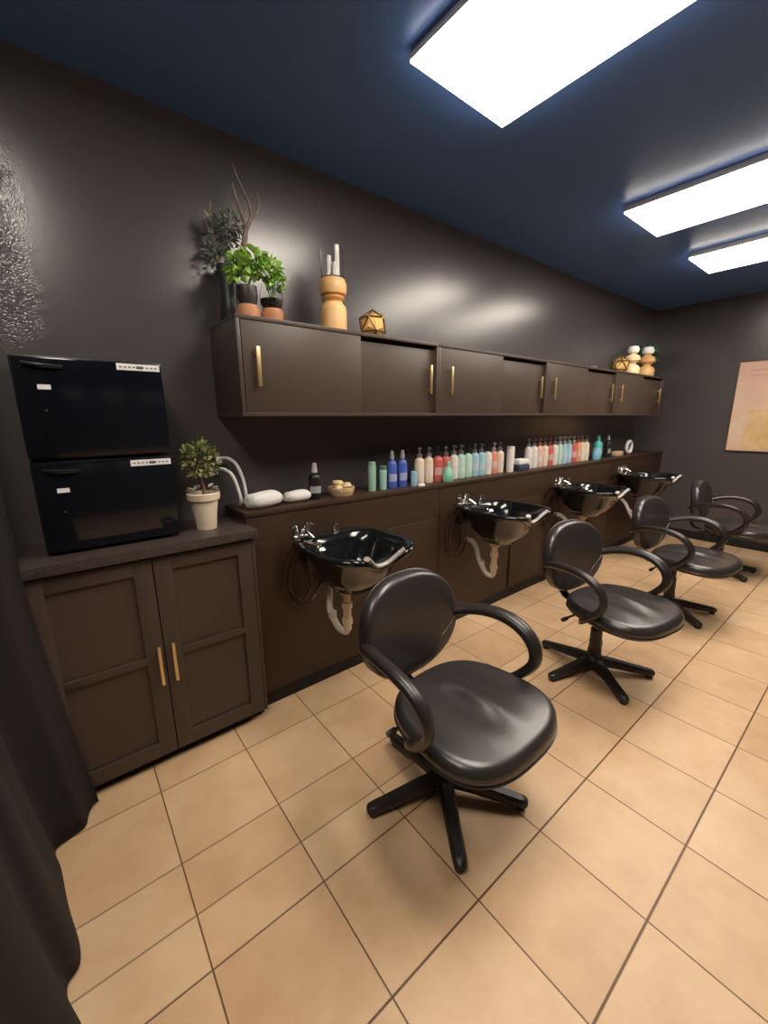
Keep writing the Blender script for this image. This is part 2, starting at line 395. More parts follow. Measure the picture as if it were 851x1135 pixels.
# white cables plugged in behind the topiary
m = MB()
c = tag(MB().tube([(.578, 1.985, 1.205), (.60, 1.93, 1.218), (.632, 1.90, 1.19), (.655, 1.89, 1.12), (.668, 1.9, 1.03), (.672, 1.93, .992)], .0075, 10).build('power_cable', M_white), 'outer white cable arching from the wall down to the ledge beside the rolled towel', 'cable', 'white cables by the topiary')
MB().box(.562, .594, 1.965, 1.999, 1.190, 1.222, .005).build('plug', M_white, c)
c = tag(MB().tube([(.548, 1.985, 1.155), (.565, 1.92, 1.172), (.60, 1.88, 1.15), (.622, 1.87, 1.08), (.635, 1.88, 1.01), (.638, 1.92, .992)], .0075, 10).build('power_cable', M_white), 'inner white cable arching lower and closer to the topiary leaves', 'cable', 'white cables by the topiary')
MB().box(.532, .564, 1.965, 1.999, 1.140, 1.172, .005).build('plug', M_white, c)

# ------------------------------------------------------------------ ledge things
ZL = .986
def rolled_towel(x, y, rz, L, rad, lab):
    r = MB()
    R = []
    n = 26
    for k in range(9):
        t = -1+2*k/8; q = rad*(1-.18*abs(t)**4) * (1 if abs(t) < 1 else .82)
        ring = []
        for i in range(n):
            a = 2*PI*i/n; rr = q*(1+.05*math.sin(3*a+k*.6)+.03*math.sin(7*a+k))
            ring.append(Vector((t*L/2, rr*1.15*math.cos(a), max(rad*.82+rr*.85*math.sin(a), 0.001))))
        R.append(ring)
    r.rings(R); o = r.build('rolled_towel', M_towel, angle=80); o.location = (x, y, ZL); o.rotation_euler = (0, 0, rz)
    for sgn in (-1, 1):
        m = MB()
        pts = []
        for k in range(22):
            a = k*.6; q = rad*.1 + rad*.62*k/21
            pts.append((sgn*L/2*1.0, q*1.1*math.cos(a), rad*.82+q*.8*math.sin(a)))
        m.tube(pts, .0022, 5, smooth=1)
        m.build('rolled_edge', M_towel, o)
    return tag(o, lab, 'towel', 'rolled white towels on the ledge')
rolled_towel(.725, 1.83, .25, .17, .044, 'larger rolled white towel at the near end of the ledge, left of the other towel')
rolled_towel(.905, 1.845, .05, .13, .034, 'smaller rolled white towel lying right of the larger one, near the black bottle')

BP = {}
def bottle_mesh(kind):
    """profiles of body and head"""
    if kind == 'pump': return ([(.0, 0), (.027, 0), (.029, .006), (.029, .125), (.026, .140), (.013, .150), (.013, .156)], 'pump')
    if kind == 'tall': return ([(.0, 0), (.028, 0), (.030, .006), (.030, .135), (.026, .152), (.012, .165), (.012, .17)], 'spray')
    if kind == 'tube': return ([(.0, 0), (.021, 0), (.022, .005), (.024, .125), (.024, .150), (.022, .154), (0, .154)], None)
    if kind == 'squat': return ([(.0, 0), (.034, 0), (.040, .010), (.038, .045), (.024, .080), (.012, .100), (.011, .106)], 'cap')
    if kind == 'jar': return ([(.0, 0), (.024, 0), (.026, .006), (.026, .075), (.024, .08), (.0, .08)], None)
def bottle(name, x, y, kind, col, headcol, lab, grp=None, s=1., h=1., rough=.35, cat='bottle'):
    key = (kind, col)
    prof, head = bottle_mesh(kind)
    cm = mat('bottle_%s' % ('_'.join('%02d' % int(c*99) for c in col)), col, rough)
    hm = mat('head_%s' % ('_'.join('%02d' % int(c*99) for c in headcol)), headcol, .35)
    r = thing(name, (x, y, ZL), lab, cat, grp, rz=rnd.uniform(-.5, .3))
    pf = [(a*s, b*h) for a, b in prof]; top = pf[-1][1]
    MB().lathe(pf, 18, sy=.85).build('body', cm, r)
    # printed label band
    if kind in ('pump', 'tall'):
        lm = mat('print_%s' % ('_'.join('%02d' % int(c*99) for c in col)), tuple(min(1, c*.5+.32) for c in col), .5)
        m = MB(); a0, a1 = math.radians(215), math.radians(325); V = []
        for z in (.040*h, .085*h):
            V.append([m.bm.verts.new((.0297*s*math.cos(a0+(a1-a0)*k/8) if kind == 'pump' else .0307*s*math.cos(a0+(a1-a0)*k/8), .85*(.0297 if kind == 'pump' else .0307)*s*math.sin(a0+(a1-a0)*k/8), z)) for k in range(9)])
        m.bridge(V, closed=False); m.build('print', lm, r)
    if head == 'pump':
        m = MB(); m.lathe([(.0145*s, top), (.0145*s, top+.016), (.006, top+.02), (.0045, top+.045)], 14)
        m.lathe([(.010, top+.045), (.011, top+.055), (.007, top+.058)], 12); m.tube([(0, 0, top+.051), (-.012, -.02, top+.052), (-.018, -.033, top+.045)], .004, 8)
        m.build('pump_head', hm, r)
    elif head == 'spray':
        m = MB(); m.lathe([(.013*s, top), (.014*s, top+.012), (.011*s, top+.03), (.009*s, top+.048), (0, top+.05)], 14); m.build('cap', hm, r)
    elif head == 'cap':
        m = MB(); m.lathe([(.013*s, top), (.013*s, top+.022), (.010*s, top+.026), (0, top+.026)], 14); m.build('cap', hm, r)
    elif kind in ('tube', 'jar'):
        m = MB(); m.lathe([(pf[-2][0]*.98, top+.0005), (pf[-2][0]*.98, top+.02), (pf[-2][0]*.8, top+.023), (0, top+.023)], 16); m.build('cap', hm, r)
    return r
black = (.02, .02, .02); greyc = (.22, .20, .2); clear = (.45, .45, .47)
bottle('pump_bottle', 1.012, 1.85, 'tall', (.012, .012, .014), (.6, .58, .56), 'black bottle with a pale cap beside the beige basket and rolled towels', s=1.1, h=.8)
# beige heap: small basket holding wrapped soaps
r = thing('soap_basket', (1.172, 1.85, ZL), 'beige woven basket holding cream and gold soaps between the black and green bottles', 'basket')
MB().lathe([(.0, .0), (.058, 0), (.066, .018), (.072, .040), (.070, .046), (.064, .040), (.058, .02), (.0, .012)], 26).build('basket', mat('beige_wicker', (.62, .44, .24), .7, bump=(150, 1., .006)), r)
m = MB()
for (dx, dy, z, q) in ((-.03, -.02, .045, .024), (.028, -.012, .05, .026), (0, .025, .06, .026), (-.025, .02, .068, .018), (.03, .03, .05, .02)):
    m.lathe([(0, -q*.7), (q*.7, -q*.6), (q, 0), (q*.7, q*.6), (0, q*.7)], 14, (dx, dy, z))
m.build('soap', mat('cream_soap', (.82, .66, .40), .5, var=(25, (.55, .33, .10))), r)

bottle('shampoo_bottle', 1.372, 1.84, 'tube', (.30, .52, .42), (.33, .50, .42), 'taller pale green bottle at the near end of the bottles, left of the blue pair', 'pair of pale green bottles', h=.93)
bottle('shampoo_bottle', 1.452, 1.84, 'tube', (.33, .55, .46), (.10, .25, .18), 'shorter pale green bottle touching the blue pair', 'pair of pale green bottles', h=.75)
bottle('spray_bottle', 1.528, 1.85, 'tall', (.07, .13, .52), clear, 'left one of the two tall royal blue bottles', 'pair of royal blue bottles')
bottle('spray_bottle', 1.610, 1.85, 'tall', (.07, .13, .52), clear, 'right one of the two tall royal blue bottles', 'pair of royal blue bottles')
bottle('lotion_jar', 1.668, 1.81, 'jar', (.25, .45, .60), (.3, .5, .62), 'small light blue jar at the right foot of the blue bottles', s=.8, h=.85, cat='jar')
o = MB().lathe([(0, 0), (.022, 0), (.026, .006), (.024, .014), (0, .017)], 20, sy=.7).build('soap_bar', M_wax); o.location = (1.70, 1.775, ZL)
tag(o, 'thin white soap bar on the ledge edge between blue and cream bottles', 'soap')
cream, red, white, pgreen, pblue, orange, pink, grn = (.82, .68, .54), (.62, .14, .12), (.80, .76, .72), (.50, .72, .60), (.38, .60, .72), (.78, .32, .20), (.78, .50, .44), (.22, .52, .36)
near = [(1.760, cream, greyc, 'first pump bottle of the near row, cream, beside the blue pair'),
        (1.842, cream, greyc, 'second pump bottle of the near row, cream, left of the coral red one'),
        (1.925, red, black, 'coral red pump bottle of the near row, behind the teal squat bottle'),
        (2.078, white, greyc, 'white pump bottle right of the teal squat bottle'),
        (2.150, pgreen, greyc, 'first of the pale mint pump bottles in the near row'),
        (2.222, pgreen, black, 'second of the pale mint pump bottles in the near row, black pump'),
        (2.295, pblue, greyc, 'first of the light blue pump bottles in the near row, next to mint'),
        (2.368, pblue, greyc, 'second of the light blue pump bottles in the near row, next to white'),
        (2.440, white, black, 'white pump bottle between the light blue and orange ones of the near row'),
        (2.512, orange, clear, 'orange pump bottle of the near row'),
        (2.586, cream, greyc, 'last pump bottle of the near row, cream, right of the orange one')]
for x, c, h, lab in near: bottle('pump_bottle', x, 1.86, 'pump', c, h, lab, 'pump bottles of the near row', s=1.15, h=1.08)
bottle('pump_bottle', 2.005, 1.865, 'pump', red, greyc, 'second coral bottle of the near row, half hidden by the teal one', 'pump bottles of the near row', s=1.1, h=1.05)
bottle('squat_bottle', 1.955, 1.795, 'squat', grn, grn, 'squat teal green bottle standing in front of the coral ones')
bottle('lotion_tube', 2.680, 1.83, 'tube', white, white, 'plain white tube at the far end of the near row, beside the folded cloth', s=1.35, h=1.1)
# folded cloth
r = thing('folded_cloth', (2.82, 1.84, ZL), 'folded cloth, white over dark blue, lying between the two bottle rows', 'cloth')
MB().box(-.075, .075, -.05, .05, 0, .045, .014).build('lower_fold', mat('navy_cloth', (.03, .04, .08), .9, bump=(200, .5, .005)), r)
MB().box(-.07, .07, -.046, .046, .0455, .088, .016).build('upper_fold', M_towel, r)
farr = [(2.965, white, greyc, 'first pump bottle of the far row, white, next to the folded cloth'),
        (3.045, white, greyc, 'second pump bottle of the far row, white, left of the pink one'),
        (3.125, pink, (.4, .1, .1), 'pink pump bottle near the start of the far row'),
        (3.205, cream, greyc, 'cream pump bottle between the pink and red ones of the far row'),
        (3.285, red, (.4, .1, .1), 'red pump bottle in the first half of the far row'),
        (3.365, white, greyc, 'white pump bottle right after the red one in the far row'),
        (3.445, pgreen, clear, 'pale mint pump bottle in the middle of the far row'),
        (3.525, pblue, clear, 'left one of the two pale blue pump bottles of the far row'),
        (3.605, pblue, clear, 'right one of the two pale blue pump bottles of the far row'),
        (3.690, red, clear, 'red pump bottle right of the pale blue pair in the far row'),
        (3.770, orange, (.4, .1, .1), 'orange pump bottle in the second half of the far row'),
        (3.850, cream, greyc, 'cream pump bottle right after the orange one in the far row'),
        (3.930, cream, greyc, 'last pump bottle of the far row, cream, left of the turquoise one')]
for x, c, h, lab in farr: bottle('pump_bottle', x, 1.86, 'pump', c, h, lab, 'pump bottles of the far row', s=1.2, h=1.15)
bottle('spray_bottle', 4.20, 1.87, 'tall', (.12, .62, .58), (.12, .5, .45), 'bright turquoise tall bottle right of the far row', s=1.4, h=1.05)
bottle('lotion_jar', 4.07, 1.82, 'jar', (.22, .52, .72), (.3, .55, .72), 'sky blue jar at the left foot of the turquoise bottle', s=1.5, h=1.1, cat='jar')
bottle('spray_bottle', 4.42, 1.87, 'tall', (.02, .02, .022), clear, 'black bottle with clear cap between the turquoise bottle and the white tape ring', s=1.2)
o = MB().box(-.07, .07, -.035, .035, 0, .05, .015).build('sponge', mat('tan_sponge', (.62, .42, .26), .9, bump=(120, .8, .008))); o.location = (4.62, 1.85, ZL)
tag(o, 'tan sponge lying left of the white ring at the far end of the ledge', 'sponge')
m = MB(); n = 28; R_ = []
for k in range(n+1):
    a = 2*PI*k/n; R_.append((.062*math.cos(a), 0, .079+.062*math.sin(a)))
m.tube(R_[:-1]+[R_[0]], .017, 10, smooth=1, up=(0, 1, 0)); o = m.build('white_ring', M_white); o.location = (4.90, 1.85, ZL); tag(o, 'white ring standing on edge at the far end of the ledge', 'ring')

# ------------------------------------------------------------------ decor on top of the cabinets
ZT = 1.787
# driftwood arrangement in a dark vase
r = thing('driftwood_vase', (.675, 1.925, ZT), 'dark vase with tall bare driftwood and grey foliage at the near end of the cabinets', 'vase')
MB().lathe([(0, 0), (.04, 0), (.045, .01), (.036, .1), (.045, .2), (.05, .24), (.045, .24), (.03, .1), (.0, .02)], 24).build('vase', mat('dark_vase', (.03, .035, .035), .35), r)
m = MB()
m.tube([(0, 0, .05), (.03, -.01, .2), (.07, -.03, .32), (.085, -.04, .40)], [.014, .015, .013, .011], 8)
m.tube([(.085, -.04, .40), (.06, -.04, .47), (.045, -.04, .52), (.04, -.04, .55)], [.011, .007, .005, .002], 7)
m.tube([(.085, -.04, .39), (.11, -.04, .44), (.14, -.04, .47), (.15, -.04, .51), (.145, -.04, .54)], [.010, .008, .006, .004, .002], 7)
m.tube([(.11, -.04, .44), (.105, -.04, .49), (.085, -.04, .53), (.06, -.04, .58), (.045, -.04, .62)], [.007, .006, .005, .004, .002], 7)
m.tube([(.078, -.035, .36), (.05, -.03, .40), (.045, -.03, .45), (.03, -.03, .48)], [.008, .006, .004, .002], 7)
m.tube([(-.01, 0, .1), (-.04, 0, .3), (-.05, -.01, .42), (-.045, -.01, .47)], [.008, .006, .004, .002], 7)
m.tube([(-.045, 0, .34), (-.07, 0, .40), (-.065, 0, .44)], [.005, .004, .002], 7)
m.build('driftwood', M_bark, r)
m = MB()
ball_leaves(m, (-.01, 0, .36), .062, 150, .030, .014, 1.2); ball_leaves(m, (-.04, 0, .27), .045, 70, .030, .014, 1.5); ball_leaves(m, (.03, -.01, .40), .045, 60, .028, .013, 1.1)
m.build('foliage', M_leafg, r)
# green plant in a glass jar on terracotta stand
r = thing('potted_plant', (.755, 1.765, ZT), 'bright green leafy plant in a round glass jar on a terracotta stand, by the driftwood', 'plant')
m = MB(); m.box(-.105, .085, -.05, .05, 0, .012, .004)
for x in (-.06, .045): m.lathe([(.043, .012), (.047, .04), (.040, .058), (.034, .058), (.03, .045), (0, .03)], 22, (x, 0, 0))
m.build('stand', M_terra, r)
m = MB(); m.lathe([(.012, .047), (.036, .052), (.050, .075), (.052, .1), (.043, .13), (.040, .15), (.037, .15), (.040, .13), (.048, .1), (.046, .078), (.034, .057), (.012, .052)], 24, (.045, 0, 0)); m.build('jar', M_glass, r)
MB().lathe([(0, .054), (.032, .0575), (.0455, .08), (.0465, .095), (0, .098)], 20, (.045, 0, 0)).build('soil', M_soil, r)
MB().lathe([(.0, .046), (.030, .05), (.042, .09), (.040, .13), (.036, .13), (.036, .1), (0, .1)], 20, (-.06, 0, 0)).build('pot', mat('dark_pot', (.03, .028, .028), .4), r)
m = MB()
for k in range(14):
    a = rnd.uniform(0, 2*PI); q = rnd.uniform(.04, .12); b = .045 if k % 2 else -.06
    m.tube([(b, 0, .09), (b+q*.4*math.cos(a), q*.3*math.sin(a), .16), (b*.6+q*.7*math.cos(a), q*.5*math.sin(a), .20)], .0022, 5)
m.build('stem', mat('green_stem', (.12, .25, .05), .6), r)
m = MB()
for c_, R1, n_ in (((-.085, -.01, .205), .045, 75), ((-.03, -.02, .225), .045, 80), ((.03, 0, .205), .048, 75), ((.065, -.01, .165), .032, 40), ((-.10, 0, .17), .032, 30)):
    ball_leaves(m, c_, R1, n_, .033, .026, .8)
m.build('foliage', M_leaf, r)
# turned wooden vase with glass cylinder
r = thing('wooden_candle_holder', (1.128, 1.80, ZT), 'turned pale wood candle holder with a clear glass cylinder, left of the gold ball', 'candle holder')
MB().lathe([(0, 0), (.056, 0), (.062, .006), (.063, .105), (.060, .122), (.048, .134), (.044, .140), (.047, .148)], 32).build('body', M_wood, r)
MB().lathe([(.047, .148), (.053, .150), (.056, .158), (.053, .166), (.047, .168)], 32).build('ring', M_wood2, r)
MB().lathe([(.047, .168), (.060, .176), (.065, .192), (.065, .222), (.058, .240), (.052, .244), (0, .244)], 32).build('cup', M_wood, r)
MB().lathe([(.0, .2445), (.050, .2445), (.052, .247), (.052, .372), (.0505, .372), (.0505, .249), (0, .249)], 28).build('glass', M_glass, r)
for dx, dy, h, q in ((-.020, 0, .09, .013), (.004, .012, .07, .014), (.020, -.010, .14, .012), (-.002, -.024, .06, .013)):
    MB().lathe([(0, .2495), (q, .2495), (q, .2495+h), (0, .253+h)], 12, (dx, dy, 0)).build('candle', M_wax, r)
# gold faceted ball
def gold_ball(x, rad, lab, name='gold_ball', y=1.79):
    t = bmesh.new(); bmesh.ops.create_icosphere(t, subdivisions=1, radius=rad)
    r = thing(name, (x, y, ZT), lab, 'ornament')
    vs = [v.co.copy() for v in t.verts]; es = [(e.verts[0].co.copy(), e.verts[1].co.copy()) for e in t.edges]; fs = [[v.co.copy() for v in f.verts] for f in t.faces]
    t.free(); zz = Vector((0, 0, rad*.86)); m = MB()
    for f in fs:
        c = sum(f, Vector())/3; tip = c*1.08
        for k in range(3):
            A, B = f[k], f[(k+1) % 3]; v = [m.bm.verts.new(p+zz) for p in (A*.94, B*.94, tip)]; m.bm.faces.new(v)
    for v in m.bm.verts: v.co.z = max(v.co.z, .0005)
    m.build('facets', M_gold, r, smooth=False)
    m = MB()
    for a, b in es: m.tube([a+zz+Vector((0, 0, .003)), b+zz+Vector((0, 0, .003))], rad*.045, 6, smooth=1)
    for v in m.bm.verts: v.co.z = max(v.co.z, .0002)
    m.build('wire_edges', mat('dark_bronze', (.25, .13, .05), .35, metal=.8), r)
gold_ball(1.352, .075, 'faceted gold ball ornament right of the wooden candle holder')
gold_ball(4.30, .085, 'faceted gold ball at the far end, left of the pale figure', 'gold_ornament')
def hourglass(x, m1, m2, s, lab, name):
    r = thing(name, (x, 1.79, ZT), lab, 'ornament')
    MB().lathe([(0, 0), (.072, 0), (.078, .01), (.078, .075), (.06, .10), (.035, .112), (.035, .122)], 26).build('base', m1, r)
    MB().lathe([(.035, .122), (.05, .13), (.074, .15), (.076, .175), (.058, .20), (.03, .215), (.03, .222)], 26).build('middle', m1, r)
    MB().lathe([(.03, .222), (.052, .232), (.058, .26), (.045, .292), (0, .30)], 26).build('top', m2, r)
    r.scale = (s, s, s)
hourglass(4.56, mat('pale_figure_wood', (.85, .68, .42), .45), M_wax, .93, 'pale stacked turned figure with a white top, between gold ball and wooden one', 'turned_figure')
hourglass(4.92, M_wood, M_wax, 1.02, 'honey wood stacked turned candle holder nearest the wreath', 'turned_candle_holder')
r = thing('wreath_plant', (5.0, 1.90, ZT), 'dark green round leafy sprig behind the far wooden candle holder', 'plant')
MB().lathe([(0, 0), (.035, 0), (.045, .08), (.04, .08), (0, .07)], 20).build('pot', M_plastic, r)
MB().tube([(0, 0, .06), (.08, 0, .16), (.16, 0, .22)], .006, 6).build('stem', M_trunk, r)
m = MB(); ball_leaves(m, (.2, 0, .26), .10, 240, .04, .022); m.build('foliage', M_leafd, r)
o = MB().lathe([(0, 0), (.03, 0), (.05, .02), (.055, .03), (.05, .03), (.0, .01)], 22).build('white_dish', mat('grey_dish', (.45, .42, .42), .4)); o.location = (3.74, 1.80, ZT); tag(o, 'small grey white dish on top of the third wall cabinet', 'dish')

# ------------------------------------------------------------------ wall basins
def make_basin():
    r = thing('shampoo_basin', (0, 0, 0), 'x', 'basin', 'black shampoo basins along the low wall')
    # local: y=0 at wall, room is -y ; x across ; z absolute
    n = 48
    def outline(w, d0, d1, z, dip, k=3.2):
        """d0 = back y (near 0), d1 = front y (negative)"""
        pts = []; cy = (d0+d1)/2; b = (d0-d1)/2
        for i in range(n):
            a = 2*PI*i/n; cx, sy = math.cos(a), math.sin(a)
            x = w*math.copysign(abs(cx)**(2/k), cx); y = cy + b*math.copysign(abs(sy)**(2/k), sy)
            # neck rest: the front middle drops and is drawn in
            f = max(0, -sy)**4 * math.exp(-(x/.085)**2)
            yy = y + f*dip*.9; zz = z - f*dip*1.1 + (.02 if sy > .6 else 0)*0
            zz += -.045*max(0, -sy)**2 * 0
            pts.append(Vector((x, yy, zz)))
        return pts
    Z = .848
    R = [outline(.055, -.20, -.30, Z-.235, 0), outline(.095, -.15, -.36, Z-.222, 0, 2.6), outline(.150, -.09, -.43, Z-.14, .01, 2.8), outline(.185, -.075, -.475, Z-.05, .035, 3),
         outline(.200, -.065, -.50, Z-.034, .05), outline(.222, -.045, -.525, Z-.030, .06), outline(.230, -.040, -.535, Z-.016, .06), outline(.228, -.042, -.533, Z-.003, .06), outline(.220, -.05, -.525, Z, .06), outline(.200, -.10, -.505, Z-.002, .055),
         outline(.190, -.12, -.49, Z-.012, .045), outline(.170, -.13, -.46, Z-.06, .03, 2.8), outline(.14, -.145, -.42, Z-.13, .01, 2.6), outline(.09, -.17, -.35, Z-.178, 0, 2.4), outline(.03, -.22, -.28, Z-.188, 0, 2)]
    MB().rings(R).build('bowl', M_basin, r, angle=80)
    m = MB(); m.tube([(-.10, -.515, Z+.0), (-.075, -.500, Z-.022), (-.04, -.484, Z-.052), (0, -.478, Z-.062), (.04, -.484, Z-.052), (.075, -.500, Z-.022), (.10, -.515, Z)], .014, 10, .8)
    m.build('neck_rest', mat('rubber_painted_highlight', (.42, .38, .35), .3), r)  # pale colour paints in the highlight along the black rim's neck cut
    m = MB(); m.box(-.13, .13, -.06, 0, Z-.14, Z-.02, .006); m.build('wall_bracket', M_plastic, r)
    m = MB()
    m.box(-.215, -.11, -.115, -.055, Z, Z+.022, .006)
    m.lathe([(.016, 0), (.016, .03), (.011, .036), (.010, .05), (0, .052)], 14, (-.195, -.085, Z+.022)); m.lathe([(.016, 0), (.016, .03), (.011, .036), (.010, .05), (0, .052)], 14, (-.135, -.085, Z+.022))
    m.tube([(-.195, -.085, Z+.065), (-.23, -.12, Z+.07)], .006, 8); m.tube([(-.135, -.085, Z+.065), (-.12, -.13, Z+.07)], .006, 8)
    m.tube([(-.165, -.09, Z+.03), (-.165, -.13, Z+.05), (-.15, -.18, Z+.02)], [.010, .010, .008], 10)
    m.build('faucet', M_chrome, r)
    m = MB(); m.tube([(-.205, -.20, Z+.012), (-.200, -.26, Z+.018), (-.195, -.31, Z+.02)], [.011, .012, .014], 10); m.lathe([(.019, 0), (.021, .008), (.012, .018), (0, .019)], 14, (-.195, -.325, Z+.005)); m.build('hand_spray', M_chrome, r)
    m = MB(); m.lathe([(.016, 0), (.016, .012), (.010, .02), (.010, .035), (.014, .04), (0, .05)], 14, (.03, -.075, Z)); m.build('vacuum_breaker', M_chrome, r)
    m = MB(); m.tube([(-.15, -.05, Z-.03), (-.19, -.035, Z-.12), (-.215, -.03, Z-.24), (-.16, -.03, Z-.335), (-.10, -.03, Z-.27), (-.11, -.03, Z-.15), (-.14, -.05, Z-.04)], .0075, 8)
    m.tube([(-.18, -.05, Z-.03), (-.235, -.03, Z-.15), (-.225, -.03, Z-.29), (-.18, -.035, Z-.36), (-.09, -.035, Z-.34), (-.03, -.02, Z-.26)], .0065, 8); m.build('hose', M_hose, r)
    m = MB(); m.lathe([(.034, 0), (.034, -.02), (.026, -.026)], 16, (-.03, -.25, Z-.232)); m.tube([(-.03, -.25, Z-.235), (-.03, -.25, Z-.44)], .019, 12, smooth=1)
    m.lathe([(.025, -.10), (.025, -.13)], 14, (-.03, -.25, Z-.20)); m.lathe([(.025, -.185), (.025, -.21)], 14, (-.03, -.25, Z-.20))
    m.build('drain_pipe', M_cream, r)
    m = MB(); m.tube([(-.03, -.25, Z-.42), (-.034, -.245, Z-.455), (-.055, -.21, Z-.44), (-.075, -.17, Z-.36), (-.045, -.12, Z-.30), (-.02, -.06, Z-.27), (-.01, -.002, Z-.27)], .016, 12)
    m.lathe([(.02, 0), (.02, .03)], 14, (-.072, -.185, Z-.39)); m.build('trap', mat('worn_white_pipe', (.6, .55, .48), .3), r)
    return r
b0 = make_basin()
for i, (x, lab) in enumerate(((.99, 'nearest black shampoo basin, behind the backrest of the nearest chair'), (2.115, 'second black shampoo basin from the near end'),
                              (3.27, 'third black shampoo basin from the near end'), (4.43, 'farthest black shampoo basin, next to the far wall'))):
    o = b0 if i == 0 else copy_tree(b0)
    o.location = (x, YP, 0); relabel(o, lab)

# ------------------------------------------------------------------ salon chairs
def super_pt(a, w, d, k):
    c, s = math.cos(a), math.sin(a); return w*math.copysign(abs(c)**(2/k), c), d*math.copysign(abs(s)**(2/k), s)
def make_chair():
    r = thing('salon_chair', (0, 0, 0), 'x', 'chair', 'black salon chairs in a row')
    # base
    m = MB(); m.lathe([(0, .03), (.045, .03), (.055, .045), (.052, .082), (.036, .096), (.034, .13), (.031, .13), (.030, .25), (.024, .25), (.024, .36)], 24); m.build('column', M_plastic, r)
    for k in range(5):
        a = math.radians(16+72*k); ca, sa = math.cos(a), math.sin(a); m = MB(); R = []
        for q, w, z0, z1 in ((.03, .030, .038, .085), (.10, .027, .034, .078), (.20, .024, .022, .060), (.275, .0225, .016, .047), (.298, .019, .016, .043), (.306, .010, .02, .037)):
            sec = []
            for u, v in ((-1, .15), (-.8, 0), (.8, 0), (1, .15), (1, .7), (.6, 1), (-.6, 1), (-1, .7)):
                z = z0+(z1-z0)*v; sec.append(Vector((q*ca - u*w*sa, q*sa + u*w*ca, z)))
            R.append(sec)
        m.rings(R); lg = m.build('leg', M_plastic, r)
        MB().lathe([(0, 0), (.016, 0), (.018, .004), (.016, .018), (.012, .022)], 14, (.282*ca, .282*sa, 0)).build('glide', M_plastic, lg)
    # seat mechanism
    m = MB(); m.box(-.09, .09, -.20, .10, .352, .376, .004); m.box(-.035, .035, -.08, .17, .332, .354, .004); m.build('seat_plate', M_plastic, r)
    m = MB(); m.tube([(-.05, .02, .345), (-.14, .05, .345), (-.20, .055, .340)], .006, 8); m.tube([(-.195, .055, .340), (-.228, .055, .338)], .011, 8); m.build('lever', M_plastic, r)
    # seat cushion
    n = 64; cy = -.115; m = MB(); R = []
    def seat_ring(sc, off, z, dome=0.):
        ring = []
        for i in range(n):
            a = 2*PI*i/n; x, y = super_pt(a, .250*sc+off, .235*sc+off, 2.7)
            x *= 1 - .10*(y/.25)           # wider at the front
            zz = z
            if dome:
                rr = sc
                zz += dome*(1-rr*rr)
                zz += .013*math.sin(x*45+.6)*math.exp(-((y-.02)/.13)**2)*math.exp(-(x/.13)**2)*(1-rr**3)         # soft pleats running front to back
                zz -= .012*math.exp(-(x/.04)**2)*max(0, y/.25)*(rr)
            if y < 0: zz -= .018*(abs(y)/.25)**3                     # waterfall front
            ring.append(Vector((x, y+cy, zz)))
        return ring
    for sc, off, z in ((.80, 0, .378), (.90, 0, .380), (.97, 0, .390), (1.0, .002, .405), (1.0, .006, .420), (1.0, .003, .438), (.975, 0, .450)): R.append(seat_ring(sc, off, z))
    for sc in (.94, .88, .8, .7, .58, .45, .32, .2, .1, .03): R.append(seat_ring(sc, 0, .455, .012))
    m.rings(R); st = m.build('seat', M_leather, r, angle=80)
    m = MB(); pts = seat_ring(1.0, .005, .408); m.tube(pts+[pts[0]], .0035, 6, smooth=1); m.build('piping', M_leather, st)
    # backrest
    m = MB(); R = []
    def bk(x, v, t):   # x across, v up from backrest centre, t thickness coordinate (front -)
        return Vector((x, .205 + t - .55*x*x + .12*v, .616+v))
    def back_ring(sc, off, t, bulge=0.):
        ring = []
        for i in range(n):
            a = 2*PI*i/n; x, v = super_pt(a, .230*sc+off, .194*sc+off, 2.4)
            x *= (1 + .02*(v/.2)) if v > 0 else (1 - .17*(v/.2)**2)
            tt = t + bulge*(1-sc*sc)
            ring.append(bk(x, v, tt))
        return ring
    for sc, off, t in ((.05, 0, .045), (.5, 0, .045), (.88, 0, .044), (.97, 0, .038), (1, .003, .022), (1, .005, .004), (1, .003, -.014), (.97, 0, -.026), (.93, 0, -.029)): R.append(back_ring(sc, off, t))
    for sc in (.86, .75, .6, .45, .3, .15, .04): R.append(back_ring(sc, 0, -.029, -.012))
    m.rings(R); bkr = m.build('backrest', M_leather, r, angle=80)
    m = MB(); pts = back_ring(.99, .004, .022); m.tube(pts+[pts[0]], .0035, 6, smooth=1)
    for sgn in (-1, 1):
        q = []
        for k in range(13):
            u = k/12; a = math.radians(-2 - 66*u) if sgn > 0 else math.radians(180 + 2 + 66*u)
            sc = .93 - .22*math.sin(PI*u); x, v = super_pt(a, .230*sc, .194*sc, 2.4); x *= (1 - .17*(v/.2)**2)
            q.append(bk(x, v, -.0295 - .012*(1-sc*sc)))
        m.tube(q, .0018, 5, smooth=1)
    m.build('seam', M_leather, bkr)
    m = MB(); m.tube([(0, .06, .355), (0, .18, .36), (0, .238, .40), (0, .248, .50), (0, .252, .58)], [.030, .030, .028, .028, .026], 10, .35, up=None); m.build('back_bracket', M_plastic, r)
    # loop arms
    for s in (-1, 1):
        m = MB()
        P = [(s*.150, .232, .565), (s*.200, .205, .590), (s*.242, .13, .625), (s*.270, .04, .645), (s*.280, -.05, .645), (s*.280, -.125, .622), (s*.277, -.172, .575), (s*.272, -.178, .515), (s*.262, -.13, .450), (s*.245, -.07, .402), (s*.20, -.04, .366), (s*.085, -.04, .364)]
        m.tube(P, [.022, .026, .028, .028, .028, .028, .027, .025, .022, .019, .016, .014], 14, .72, up=None, smooth=5)
        m.build('armrest', M_arm, r, angle=80)
    return r
ch = make_chair()
